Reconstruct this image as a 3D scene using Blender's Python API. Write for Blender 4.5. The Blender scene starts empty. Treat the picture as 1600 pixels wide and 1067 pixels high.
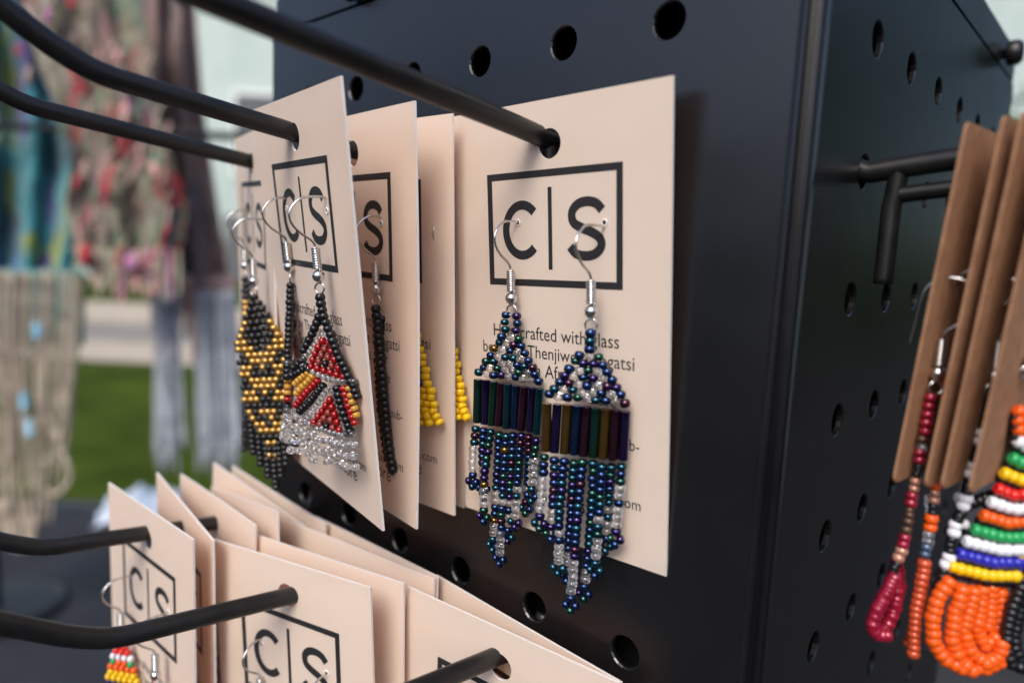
import bpy, math, random
from mathutils import Vector, Matrix, Quaternion
random.seed(7)
PI = math.pi
D2R = math.radians
sc = bpy.context.scene
U = 0.119                                   # one design unit in metres (hole pitch 0.2135 U = 25.4 mm)
EYE = 1.35                                  # eye height over the lawn

# ------------------------------------------------------------------ camera
CAMR = Matrix(((0.73088906, -0.11819556, 0.67218375),
               (0.68099277, 0.06095929, -0.72974845),
               (0.04527718, 0.99111744, 0.12504480)))
cam_d = bpy.data.cameras.new('camera')
cam = bpy.data.objects.new('camera', cam_d)
sc.collection.objects.link(cam)
cam.matrix_world = Matrix.Translation((0, 0, EYE)) @ CAMR.to_4x4()
cam_d.sensor_width = 36
cam_d.lens = 24.376
cam_d.clip_start = 0.005
cam_d.clip_end = 400
cam_d.dof.use_dof = True
cam_d.dof.focus_distance = 1.295 * U
cam_d.dof.aperture_fstop = 6.8
cam_d.dof.aperture_blades = 9
sc.camera = cam

# ------------------------------------------------------------------ light
SUN = Vector((0.30, -0.66, 0.69)).normalized()      # towards the sun, veiled by cloud
w = bpy.data.worlds.new('World')
sc.world = w
w.use_nodes = True
nt = w.node_tree
bg = nt.nodes['Background']
sky = nt.nodes.new('ShaderNodeTexSky')
sky.sky_type = 'NISHITA'
sky.sun_disc = False
sky.sun_elevation = math.asin(SUN.z)
sky.sun_rotation = math.atan2(SUN.x, SUN.y)
sky.air_density = 0.75
sky.dust_density = 2.2
sky.ozone_density = 1.0
nt.links.new(sky.outputs[0], bg.inputs[0])
bg.inputs[1].default_value = 0.15
sl = bpy.data.lights.new('sun', 'SUN')
sl.energy = 1.5
sl.angle = D2R(28)
sl.color = (1.0, 0.95, 0.88)
so = bpy.data.objects.new('sun', sl)
sc.collection.objects.link(so)
so.rotation_euler = SUN.to_track_quat('Z', 'Y').to_euler()
sc.view_settings.view_transform = 'Standard'
sc.view_settings.look = 'None'
sc.view_settings.exposure = 0.56
sc.view_settings.gamma = 1.0
sc.view_settings.use_curve_mapping = False
sc.cycles.use_denoising = True
sc.cycles.max_bounces = 10
sc.cycles.diffuse_bounces = 6
sc.cycles.transparent_max_bounces = 8

# ------------------------------------------------------------------ helpers
COL = sc.collection


def W(x, y, z):
    """design units (origin at eye level) to metres"""
    return Vector((x * U, y * U, z * U + EYE))


def mesh(name, verts, faces, mat, smooth=False, mats=None, midx=None):
    me = bpy.data.meshes.new(name)
    me.from_pydata([tuple(v) for v in verts], [], faces)
    for m in (mats or [mat]):
        me.materials.append(m)
    if midx:
        me.polygons.foreach_set('material_index', midx)
    if smooth:
        me.polygons.foreach_set('use_smooth', [True] * len(me.polygons))
    me.update()
    return me


def obj(name, me, parent=None, loc=None, rot=None, scale=None):
    o = bpy.data.objects.new(name, me)
    COL.objects.link(o)
    if parent:
        o.parent = parent
    if loc is not None:
        o.location = loc
    if rot is not None:
        if isinstance(rot, Quaternion):
            o.rotation_mode = 'QUATERNION'
            o.rotation_quaternion = rot
        else:
            o.rotation_euler = rot
    if scale is not None:
        o.scale = (scale,) * 3 if not hasattr(scale, '__len__') else scale
    return o


def tag(o, label, cat, group=None, kind=None):
    o['label'] = label
    o['category'] = cat
    if group:
        o['group'] = group
    if kind:
        o['kind'] = kind
    return o


def thing(name, label, cat, loc=(0, 0, 0), rot=None, group=None):
    return tag(obj(name, None, None, loc, rot), label, cat, group)


def structure(o):
    o['kind'] = 'structure'
    return o


def merge(parts):
    V, F = [], []
    for v, f in parts:
        n = len(V)
        V += list(v)
        F += [tuple(i + n for i in q) for q in f]
    return V, F


def box(x0, x1, y0, y1, z0, z1):
    v = [(x, y, z) for z in (z0, z1) for y in (y0, y1) for x in (x0, x1)]
    return v, [(0, 2, 3, 1), (4, 5, 7, 6), (0, 1, 5, 4), (2, 6, 7, 3), (0, 4, 6, 2), (1, 3, 7, 5)]


def smooth_path(pts, sub=6):
    """Catmull-Rom through the points"""
    P = [Vector(p) for p in pts]
    out = []
    for i in range(len(P) - 1):
        a = P[max(i - 1, 0)]; b = P[i]; c = P[i + 1]; d = P[min(i + 2, len(P) - 1)]
        for k in range(sub):
            t = k / sub
            out.append(0.5 * ((2 * b) + (c - a) * t + (2 * a - 5 * b + 4 * c - d) * t * t + (3 * b - a - 3 * c + d) * t ** 3))
    out.append(P[-1])
    return out


def tube(pts, r, seg=10, cap=True, radii=None):
    P = [Vector(p) for p in pts]
    V, F = [], []
    t0 = (P[1] - P[0]).normalized()
    up = Vector((0, 0, 1)) if abs(t0.z) < 0.9 else Vector((1, 0, 0))
    n = (up - t0 * up.dot(t0)).normalized()
    for i, p in enumerate(P):
        t = (P[min(i + 1, len(P) - 1)] - P[max(i - 1, 0)]).normalized()
        n = (n - t * n.dot(t)).normalized()
        b = t.cross(n)
        rr = radii[i] if radii else r
        for k in range(seg):
            a = 2 * PI * k / seg
            V.append(p + (n * math.cos(a) + b * math.sin(a)) * rr)
    for i in range(len(P) - 1):
        for k in range(seg):
            a = i * seg + k; b2 = i * seg + (k + 1) % seg
            F.append((a, b2, b2 + seg, a + seg))
    if cap:
        F.append(tuple(range(seg - 1, -1, -1)))
        m = (len(P) - 1) * seg
        F.append(tuple(range(m, m + seg)))
    return V, F


def lathe(profile, seg=12, closed_ends=True):
    V, F = [], []
    for r, z in profile:
        for k in range(seg):
            a = 2 * PI * k / seg
            V.append((r * math.cos(a), r * math.sin(a), z))
    n = len(profile)
    for i in range(n - 1):
        for k in range(seg):
            a = i * seg + k; b = i * seg + (k + 1) % seg
            F.append((a, b, b + seg, a + seg))
    if closed_ends:
        F.append(tuple(range(seg - 1, -1, -1)))
        F.append(tuple(range((n - 1) * seg, n * seg)))
    return V, F


def xf(part, m):
    v, f = part
    return [m @ Vector(p) for p in v], f


def view_point(px, py, d):
    """a place in the background: bearing given on the 1600 px photo, d metres ahead of the camera"""
    c = Vector(((px - 800) / 1083.38 * d, -(py - 533.5) / 1083.38 * d, -d))
    return CAMR @ c + Vector((0, 0, EYE))


# ------------------------------------------------------------------ materials
def material(name, base, rough=0.5, metal=0.0, spec=0.5, trans=0.0, ior=1.5, coat=0.0, sheen=0.0):
    m = bpy.data.materials.new(name)
    m.use_nodes = True
    b = m.node_tree.nodes['Principled BSDF']
    b.inputs['Base Color'].default_value = (*base, 1)
    b.inputs['Roughness'].default_value = rough
    b.inputs['Metallic'].default_value = metal
    b.inputs['Specular IOR Level'].default_value = spec
    b.inputs['Transmission Weight'].default_value = trans
    b.inputs['IOR'].default_value = ior
    b.inputs['Coat Weight'].default_value = coat
    b.inputs['Sheen Weight'].default_value = sheen
    return m


def vary(m, c1, c2, scale=20, detail=4, contrast=0.35, bump=0.0, bscale=None, bdist=0.0005, rough=None, stretch=None):
    """noise between two colours, optional fine bump and roughness drift"""
    nt = m.node_tree
    b = nt.nodes['Principled BSDF']
    tc = nt.nodes.new('ShaderNodeTexCoord')
    mp = nt.nodes.new('ShaderNodeMapping')
    nt.links.new(tc.outputs['Object'], mp.inputs[0])
    if stretch:
        mp.inputs['Scale'].default_value = stretch
    nz = nt.nodes.new('ShaderNodeTexNoise')
    nz.inputs['Scale'].default_value = scale
    nz.inputs['Detail'].default_value = detail
    nt.links.new(mp.outputs[0], nz.inputs['Vector'])
    cr = nt.nodes.new('ShaderNodeValToRGB')
    cr.color_ramp.elements[0].position = 0.5 - contrast / 2
    cr.color_ramp.elements[1].position = 0.5 + contrast / 2
    cr.color_ramp.elements[0].color = (*c1, 1)
    cr.color_ramp.elements[1].color = (*c2, 1)
    nt.links.new(nz.outputs['Fac'], cr.inputs[0])
    nt.links.new(cr.outputs[0], b.inputs['Base Color'])
    if rough:
        mr = nt.nodes.new('ShaderNodeMapRange')
        mr.inputs['To Min'].default_value = rough[0]
        mr.inputs['To Max'].default_value = rough[1]
        nt.links.new(nz.outputs['Fac'], mr.inputs['Value'])
        nt.links.new(mr.outputs[0], b.inputs['Roughness'])
    if bump:
        n2 = nt.nodes.new('ShaderNodeTexNoise')
        n2.inputs['Scale'].default_value = bscale or scale
        n2.inputs['Detail'].default_value = 3
        nt.links.new(mp.outputs[0], n2.inputs['Vector'])
        bp = nt.nodes.new('ShaderNodeBump')
        bp.inputs['Strength'].default_value = bump
        bp.inputs['Distance'].default_value = bdist
        nt.links.new(n2.outputs['Fac'], bp.inputs['Height'])
        nt.links.new(bp.outputs[0], b.inputs['Normal'])
    return m


M = {}
M['powder'] = vary(material('black_powder_coat', (.004, .004, .005), .3, spec=.74), (.0035, .0035, .0043), (.006, .006, .007), 60, 3, .4,
                   bump=.25, bscale=2600, bdist=.00006, rough=(.28, .36))
M['wire'] = vary(material('black_coated_wire', (.008, .008, .008), .36), (.006, .006, .006), (.014, .013, .013), 300, 4, .5,
                 bump=.15, bscale=1500, bdist=.00008, rough=(.3, .46))
M['knob'] = material('black_plastic', (.01, .01, .01), .4)
M['card'] = vary(material('peach_card', (.8, .66, .56), .55, spec=.3), (.825, .715, .60), (.86, .748, .632), 90, 5, .5,
                 bump=.12, bscale=1800, bdist=.00004)


def translucent(m, weight, col):
    """thin paper lets a little warm light through"""
    nt = m.node_tree
    out = nt.nodes['Material Output']
    b = nt.nodes['Principled BSDF']
    tr = nt.nodes.new('ShaderNodeBsdfTranslucent')
    tr.inputs['Color'].default_value = (*col, 1)
    mx = nt.nodes.new('ShaderNodeMixShader')
    mx.inputs[0].default_value = weight
    nt.links.new(b.outputs[0], mx.inputs[1])
    nt.links.new(tr.outputs[0], mx.inputs[2])
    nt.links.new(mx.outputs[0], out.inputs['Surface'])


translucent(M['card'], .26, (1.0, .70, .52))
M['card_edge'] = material('card_cut_edge', (.86, .80, .76), .7)
M['print'] = material('charcoal_print', (.022, .022, .024), .5, spec=.3)
M['kraft'] = vary(material('kraft_card', (.33, .17, .09), .85, spec=.2), (.27, .135, .070), (.42, .222, .126), 420, 6, .5,
                  bump=.3, bscale=900, bdist=.00008, stretch=(1, 1, .8))
M['silver'] = material('silver_wire', (.68, .66, .64), .22, 1.0)
BEADS = {
    'blue': material('bead_iris_blue', (.014, .042, .135), .13, .9, coat=.5),
    'teal': material('bead_iris_teal', (.010, .078, .115), .13, .9, coat=.5),
    'green': material('bead_iris_green', (.016, .085, .062), .14, .9, coat=.5),
    'violet': material('bead_iris_violet', (.036, .020, .11), .14, .9, coat=.5),
    'plum': material('bead_iris_plum', (.07, .018, .045), .14, .9, coat=.5),
    'bronze': material('bead_iris_bronze', (.22, .12, .025), .16, .9, coat=.4),
    'clear': material('bead_clear_glass', (.93, .92, .915), 0.03, 0, .9, trans=.95, ior=1.52, coat=.6),
    'black': material('bead_black', (.007, .007, .008), .3),
    'red': material('bead_red_glass', (.42, .008, .010), .12, 0, .6, trans=.25),
    'brick': material('bead_brick', (.24, .035, .028), .32),
    'gold': material('bead_gold', (.60, .36, .10), .28, .85),
    'amber': material('bead_amber', (.78, .40, .05), .1, 0, .6, trans=.35),
    'yellow': material('bead_yellow', (.90, .55, .006), .25),
    'navy': material('bead_navy', (.015, .015, .16), .25),
    'cobalt': material('bead_cobalt', (.03, .03, .42), .25),
    'white': material('bead_white', (.82, .82, .86), .25),
    'orange': material('bead_orange', (.85, .11, .008), .25),
    'rust': material('bead_rust_pearl', (.62, .09, .03), .18, .25, coat=.5),
    'crimson': material('bead_crimson_pearl', (.33, .008, .035), .15, .25, coat=.7),
    'copper': material('bead_copper_lined', (.72, .36, .25), .12, .3, trans=.3),
    'brown': material('bead_brown', (.12, .065, .04), .2, .4),
    'emerald': material('bead_emerald', (.02, .36, .10), .25),
    'slate': material('bead_slate', (.10, .15, .24), .15, .5),
    'scarlet': material('bead_scarlet', (.72, .02, .015), .22),
}

# ------------------------------------------------------------------ display tower (pegboard box)
PITCH = 0.2135
XL, XR, YF, YB = -1.875, -0.3855, 1.0, 2.575       # left edge, right face, front face, back
ZT, ZG, ZBOT = 0.665, 0.570, -5.30                 # lid top, seam, foot on the table


def pegboard(a0, a1, z0, z1, acol, zrow, r=.0285, th=.011, seg=18):
    """vertical panel in the (a, z) plane with real round holes, a thick sheet; depth grows inwards (+y)"""
    # grid lines midway between holes
    def lines(lo, hi, c):
        c = sorted(c)
        L = [lo]
        for p, q in zip(c, c[1:]):
            L.append((p + q) / 2)
        return L + [hi]
    A = lines(a0, a1, acol)
    Z = lines(z0, z1, zrow)
    V, F, S = [], [], []
    def add(p):
        V.append(p)
        return len(V) - 1
    idx = {}
    for i, a in enumerate(A):
        for j, z in enumerate(Z):
            idx[i, j] = (add((a, 0, z)), add((a, th, z)))
    ac, zr = sorted(acol), sorted(zrow)
    for i in range(len(A) - 1):
        for j in range(len(Z) - 1):
            cs = [idx[i, j], idx[i + 1, j], idx[i + 1, j + 1], idx[i, j + 1]]
            ring = []
            for k in range(seg):
                ang = PI + PI / 4 + 2 * PI * k / seg
                p = (ac[i] + r * math.cos(ang), zr[j] + r * math.sin(ang))
                f_ = 1.09
                ring.append((add((ac[i] + r * f_ * math.cos(ang), 0, zr[j] + r * f_ * math.sin(ang))), add((p[0], th * .25, p[1])), add((p[0], th, p[1]))))
            # corners 0..3 at angles 225,315,45,135 deg
            q = [round(seg * m / 4) for m in range(5)]
            for m in range(4):
                c, cn = cs[m], cs[(m + 1) % 4]
                half = (q[m] + q[m + 1]) // 2
                for k in range(q[m], half):
                    a, b = ring[k % seg], ring[(k + 1) % seg]
                    F.append((c[0], b[0], a[0])); F.append((c[1], a[2], b[2]))
                h = ring[half % seg]
                F.append((c[0], cn[0], h[0])); F.append((c[1], h[2], cn[1]))
                for k in range(half, q[m + 1]):
                    a, b = ring[k % seg], ring[(k + 1) % seg]
                    F.append((cn[0], b[0], a[0])); F.append((cn[1], a[2], b[2]))
            for k in range(seg):
                a, b = ring[k], ring[(k + 1) % seg]
                F.append((a[0], b[0], b[1], a[1]))
                F.append((a[1], b[1], b[2], a[2]))
    n, m = len(A) - 1, len(Z) - 1
    for i in range(n):
        a, b = idx[i, 0], idx[i + 1, 0]; F.append((a[0], a[1], b[1], b[0]))
        a, b = idx[i, m], idx[i + 1, m]; F.append((a[0], b[0], b[1], a[1]))
    for j in range(m):
        a, b = idx[0, j], idx[0, j + 1]; F.append((a[0], b[0], b[1], a[1]))
        a, b = idx[n, j], idx[n, j + 1]; F.append((a[0], a[1], b[1], b[0]))
    return V, F


def sc_part(p, s=U):
    return [Vector(v) * s for v in p[0]], p[1]


tower = thing('display_tower', 'black metal pegboard display tower with rows of round holes', 'display stand', W(XL, YF, ZBOT))
T0 = Vector((XL, YF, ZBOT))


def tower_part(name, part, mat='powder', smooth=False):
    v, f = part
    return obj(name, mesh(name, [(Vector(p) - T0) * U for p in v], f, M[mat], smooth), tower)


cols_f = [-0.6158 - PITCH * i for i in range(6)]
rows = [0.377 - PITCH * i for i in range(26)]
cols_r = [1.274 + PITCH * i for i in range(6)]
pv, pf = pegboard(XL + .004, -0.408, ZBOT, ZG - .006, cols_f, rows)
tower_part('side_panel', ([(x, YF + y, z) for x, y, z in pv], pf))
pv, pf = pegboard(1.055, YB - .01, ZBOT, ZG - .006, cols_r, rows)
tower_part('side_panel', ([(XR - y, x, z) for x, y, z in pv], [tuple(reversed(q)) for q in pf]))
pv, pf = pegboard(XL + .004, XR - .03, ZBOT, ZG - .006, cols_f, rows)
tower_part('side_panel', ([(x, YB - y, z) for x, y, z in pv], [tuple(reversed(q)) for q in pf]))
pv, pf = pegboard(YF + .02, YB - .03, ZBOT, ZG - .006, cols_r, rows)
tower_part('side_panel', ([(XL + y, x, z) for x, y, z in pv], pf))


def extrude_profile(pr, z0, z1, th=.011):
    """open cross-section polyline (x, y) with thickness to the left, run from z0 to z1"""
    P = [Vector((p[0], p[1])) for p in pr]
    off = []
    for i, p in enumerate(P):
        t = (P[min(i + 1, len(P) - 1)] - P[max(i - 1, 0)]).normalized()
        off.append(p + Vector((-t.y, t.x)) * th)
    n = len(P)
    V = [(p.x, p.y, z0) for p in P] + [(p.x, p.y, z1) for p in P] + [(p.x, p.y, z0) for p in off] + [(p.x, p.y, z1) for p in off]
    F = []
    for i in range(n - 1):
        F.append((i, i + 1, n + i + 1, n + i))
        F.append((2 * n + i, 3 * n + i, 3 * n + i + 1, 2 * n + i + 1))
        F.append((n + i, n + i + 1, 3 * n + i + 1, 3 * n + i))
        F.append((i, 2 * n + i, 2 * n + i + 1, i + 1))
    F.append((0, n, 3 * n, 2 * n))
    F.append((n - 1, 3 * n - 1, 4 * n - 1, 2 * n - 1))
    return V, F


# folded edge of the front panel, turning inwards
ang = [D2R(a) for a in range(270, 361, 15)]
pr = [(-0.4075, YF)] + [(-0.3975 + .003 * math.cos(a), YF + .003 + .003 * math.sin(a)) for a in ang] + [(-0.3945, YF + .021)]
tower_part('panel_fold', extrude_profile(pr, ZBOT, ZG - .006), smooth=True)
# rounded fold of the right panel with a dark slot before it
rc = .003
pr = [(-0.50, YF + .0225), (-0.425, YF + .0225)] + [(XR - rc + .004 + rc * math.cos(a), YF + .0225 + rc + rc * math.sin(a)) for a in ang] + [(XR + .003, 1.035), (XR, 1.0545)]
tower_part('panel_fold', extrude_profile(pr, ZBOT, ZG - .006), smooth=True)
# lid: closed cap over the seam
lid = []
cx0, cx1, cy0, cy1 = XL, XR, YF, YB
rr = .03
def rrect(ins, z):
    P = []
    for (cx, cy, a0) in ((cx1 - rr, cy1 - rr, 0), (cx0 + rr, cy1 - rr, 90), (cx0 + rr, cy0 + rr, 180), (cx1 - rr, cy0 + rr, 270)):
        for k in range(5):
            a = D2R(a0 + 22.5 * k)
            P.append((cx + (rr - ins) * math.cos(a), cy + (rr - ins) * math.sin(a), z))
    return P
rings = [rrect(.025, ZG - .05), rrect(.02, ZG + .001), rrect(.0, ZG + .002), rrect(0, ZT - .012), rrect(.004, ZT - .004), rrect(.014, ZT)]
V = [p for r_ in rings for p in r_]
F = []
nr = len(rings[0])
for i in range(len(rings) - 1):
    for k in range(nr):
        F.append((i * nr + k, i * nr + (k + 1) % nr, (i + 1) * nr + (k + 1) % nr, (i + 1) * nr + k))
F.append(tuple(range((len(rings) - 1) * nr, len(rings) * nr)))
tower_part('lid', (V, F))
# dark knobs on the lid band
for (x, y, nx, ny) in ((-1.4695, YF, 0, -1), (XR, 2.36, 1, 0)):
    p = lathe([(.014, -.01), (.014, .006), (.030, .008), (.034, .016), (.032, .034), (.024, .042), (.006, .044)], 18)
    q = Vector((0, 0, 1)).rotation_difference(Vector((nx, ny, 0))).to_matrix().to_4x4()
    tower_part('knob', xf(p, Matrix.Translation((x, y, .605)) @ q), 'knob', True)
tower_part('added_light_block', box(XL + .10, XR - .10, YF + .10, YB - .10, ZBOT + .07, ZG - .06), 'knob')  # added block inside the tower, keeps the holes dark
tower_part('foot', box(XL - .15, XR + .15, YF - .15, YB + .15, ZBOT - .004, ZBOT + .06))

# ------------------------------------------------------------------ wire hooks
HR = .0180
TILT = math.tan(D2R(6.3))


def hook_parts(length, bend, legout, tip_up=.13, brace=.004):
    """along +x away from the panel, z up, design units, origin at the hole"""
    pts = [(-.035, 0, .045), (-.018, 0, .012), (.004, 0, .0), (.03, 0, .002)]
    pts += [(t, 0, TILT * t) for t in (.1, length * .3, length * .6, bend - .04)]
    c = bend
    rise = [(0, 0), (.03, .007), (.06, .019), (.10, .040), (.15, .072), (.20, .105), (.235, .13)]
    for dx, dz in rise:
        if dx <= tip_up + .001:
            pts.append((c + dx, 0, TILT * c + dz))
    wire = tube(smooth_path(pts, 5), HR, 14)
    end = Vector(pts[-1])
    tipv, tipf = lathe([(HR * math.cos(D2R(a)), HR * math.sin(D2R(a))) for a in (0, 25, 50, 72, 86)], 14)
    d = (Vector(pts[-1]) - Vector(pts[-2])).normalized()
    tip = xf((tipv, tipf), Matrix.Translation(end) @ Vector((0, 0, 1)).rotation_difference(d).to_matrix().to_4x4())
    L = legout
    leg = tube(smooth_path([(L, 0, -.185), (L, 0, -.12), (L, 0, -.062), (L + .002, 0, -.044), (L + .004, 0, -.02), (L + .006, 0, -.002)], 5), .0155, 12)
    if brace > .01:
        leg = merge([leg, tube(smooth_path([(L + .004, 0, -.040), (L + .05, 0, -.034), (L + brace, 0, -.026), (L + brace + .02, 0, -.024)], 5), .0135, 12)])
    return wire, tip, leg


def make_hook(label, loc, rotz, length, bend, legout, tip_up=.2, brace=.004):
    h = thing('wire_hook', label, 'hook', loc, (0, 0, rotz), 'black wire hooks on the tower')
    wv, tv, lv = hook_parts(length, bend, legout, tip_up, brace)
    obj('wire', mesh('hook_wire', *sc_part(wv), M['wire'], True), h)
    obj('rounded_tip', mesh('hook_tip', *sc_part(tv), M['wire'], True), h)
    obj('back_leg', mesh('hook_leg', *sc_part(lv), M['wire'], True), h)
    return h


HK = {'A': (-.829, .203), 'B': (-1.256, .182), 'C': (-1.683, .180), 'D': (-1.256, -.763), 'E': (-1.683, -.74), 'F': (-.829, -.763)}
HLAB = {'A': 'upper black wire hook nearest the corner, through the blue earrings card',
        'B': 'upper black wire hook carrying the stack of red, black and yellow earrings cards',
        'C': 'farthest upper black wire hook, through the gold and black earrings card',
        'D': 'middle lower black wire hook bending upwards at lower left',
        'E': 'farthest lower black wire hook at the far left of the lower row',
        'F': 'lower black wire hook nearest the corner at the bottom edge'}
for k, (x, z) in HK.items():
    make_hook(HLAB[k], W(x, YF, z), -PI / 2, .6, .60 if k != 'A' else .66, .019)
make_hook('short black wire hook on the right face carrying brown kraft cards', W(XR, 1.274, .163), 0, .6, .42, .048, .06, .14)

# ------------------------------------------------------------------ printed earring cards
CW, CH, HT = .48, .80, .075
CTH = .0046


def bendy(v, bend):
    u = v[0]
    t = (v[2] - HT) / -CH
    return Vector((v[0], v[1] + bend * (u * u * 4) + bend * .55 * math.sin(t * PI), v[2]))


def card_sheet(bend):
    r = .026
    A = [-CW / 2, -.18, -.12, -.06, .06, .12, .18, CW / 2]
    Z = [HT, .045, -.045] + [-.045 - (CH - HT - .045) * k / 10 for k in range(1, 11)]
    V, F, mi = [], [], []
    idx = {}
    def add(x, y, z):
        V.append(bendy((x, y, z), bend))
        return len(V) - 1
    for i, a in enumerate(A):
        for j, z in enumerate(Z):
            idx[i, j] = (add(a, 0, z), add(a, CTH, z))
    seg = 24
    for i in range(len(A) - 1):
        for j in range(len(Z) - 1):
            c = [idx[i, j + 1], idx[i + 1, j + 1], idx[i + 1, j], idx[i, j]]
            if i == 3 and j == 1:
                ring = []
                for k in range(seg):
                    a = PI * 1.25 + 2 * PI * k / seg
                    ring.append((add(r * math.cos(a), 0, r * math.sin(a)), add(r * math.cos(a), CTH, r * math.sin(a))))
                for m in range(4):
                    q0 = seg * m // 4; h = q0 + seg // 8; q1 = seg * (m + 1) // 4
                    cc, cn = c[m], c[(m + 1) % 4]
                    for k in range(q0, q1):
                        a, b = ring[k % seg], ring[(k + 1) % seg]
                        t = cc if k < h else cn
                        F.append((t[0], b[0], a[0])); F.append((t[1], a[1], b[1])); mi += [0, 0]
                    hh = ring[h]
                    F.append((cc[0], cn[0], hh[0])); F.append((cc[1], hh[1], cn[1])); mi += [0, 0]
                for k in range(seg):
                    a, b = ring[k], ring[(k + 1) % seg]
                    F.append((a[0], b[0], b[1], a[1])); mi.append(1)
            else:
                F.append(tuple(q[0] for q in c)); F.append(tuple(q[1] for q in reversed(c))); mi += [0, 0]
    n, m = len(A) - 1, len(Z) - 1
    for i in range(n):
        a, b = idx[i, 0], idx[i + 1, 0]; F.append((a[0], b[0], b[1], a[1])); mi.append(1)
        a, b = idx[i, m], idx[i + 1, m]; F.append((a[0], a[1], b[1], b[0])); mi.append(1)
    for j in range(m):
        a, b = idx[0, j], idx[0, j + 1]; F.append((a[0], a[1], b[1], b[0])); mi.append(1)
        a, b = idx[n, j], idx[n, j + 1]; F.append((a[0], b[0], b[1], a[1])); mi.append(1)
    return mesh('card_sheet', [v * U for v in V], F, None, False, [M['card'], M['card_edge']], mi)


INK = -.00045


def ribbon(path, wdt, bend):
    """flat printed stroke of even width, square ends"""
    P = [Vector((p[0], 0, p[1])) for p in path]
    V, F = [], []
    for i, p in enumerate(P):
        t = (P[min(i + 1, len(P) - 1)] - P[max(i - 1, 0)]).normalized()
        n = Vector((-t.z, 0, t.x))
        for s in (1, -1):
            q = p + n * wdt / 2 * s
            V.append(bendy((q.x, INK, q.z), bend) * U)
    for i in range(len(P) - 1):
        F.append((2 * i, 2 * i + 1, 2 * i + 3, 2 * i + 2))
    return V, F


def line(a, b, n=8):
    return [(a[0] + (b[0] - a[0]) * k / n, a[1] + (b[1] - a[1]) * k / n) for k in range(n + 1)]


TEXT = [("Handcrafted with glass", 0, .290), ("beads by Thenjiwe Nkogatsi", 1, .350), ("in South Africa. Our", 2, .262),
        ("Claire", 3, None, .140), ("s", 4, None, .122), ("sub-", 5, None, .186), ("claire.com", 8, None, .190), ("clairestudios.store", 9, .285)]
_txt = None


def text_polys():
    global _txt
    if _txt:
        return _txt
    V, F = [], []
    for t in TEXT:
        cu = bpy.data.curves.new('t', 'FONT')
        cu.body = t[0]
        cu.size = 1
        cu.resolution_u = 3
        ob = bpy.data.objects.new('t', cu)
        COL.objects.link(ob)
        dg = bpy.context.evaluated_depsgraph_get()
        me = bpy.data.meshes.new_from_object(ob.evaluated_get(dg))
        xs = [v.co.x for v in me.vertices]
        x0, x1 = min(xs), max(xs)
        s = t[2] / (x1 - x0) if t[2] else .0262
        off = -s * (x0 + x1) / 2 if t[2] else t[3] - s * x1
        base = -.349 - .0344 * t[1]
        n = len(V)
        V += [(v.co.x * s * 1.0 + off, base + v.co.y * s * 1.08) for v in me.vertices]
        F += [tuple(i + n for i in p.vertices) for p in me.polygons]
        bpy.data.objects.remove(ob)
        bpy.data.curves.remove(cu)
        bpy.data.meshes.remove(me)
    _txt = (V, F)
    return _txt


def logo_parts(bend):
    x0, x1, z1, z0, t = -.152, .152, -.043, -.250, .0125
    h = t / 2
    frame = merge([ribbon(line((x0, z1 - h), (x1, z1 - h), 14), t, bend), ribbon(line((x0, z0 + h), (x1, z0 + h), 14), t, bend),
                   ribbon(line((x0 + h, z1 - t), (x0 + h, z0 + t), 8), t, bend), ribbon(line((x1 - h, z1 - t), (x1 - h, z0 + t), 8), t, bend)])
    zc = -.148
    C = [(-.066 + .040 * math.cos(D2R(a)), zc + .0455 * math.sin(D2R(a))) for a in range(44, 317, 8)]
    S = [(.033, .030), (.022, .041), (.004, .0455), (-.016, .042), (-.029, .029), (-.027, .012), (-.010, .002), (.012, -.006), (.029, -.017), (.031, -.031), (.018, -.043), (-.002, -.0462), (-.022, -.042), (-.034, -.030)]
    S = [(p[0] + .078, p[1] + zc) for p in [(q.x, q.y) for q in smooth_path([Vector((a, b, 0)) for a, b in S], 4)]]
    return {'logo_frame': frame, 'letter_c': ribbon(C, .0165, bend), 'divider_bar': ribbon(line((.0, -.074), (.0, -.219)), .0088, bend), 'letter_s': ribbon(S, .0165, bend)}


_cm = {}


def card_meshes(bend):
    if bend in _cm:
        return _cm[bend]
    r = [('card_sheet', card_sheet(bend))]
    for k, p in logo_parts(bend).items():
        r.append((k, mesh(k, p[0], p[1], M['print'])))
    v, f = text_polys()
    r.append(('printed_text', mesh('printed_text', [bendy((a, INK, b), bend) * U for a, b in v], f, M['print'])))
    _cm[bend] = r
    return r


def card_matrix(c):
    x, y, z, yaw, pitch, roll = c
    m = Matrix.Rotation(D2R(yaw), 4, 'Z') @ Matrix.Rotation(D2R(pitch), 4, 'X') @ Matrix.Rotation(D2R(roll), 4, 'Y')
    return Matrix.Translation(W(x, y, z)) @ m


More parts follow.
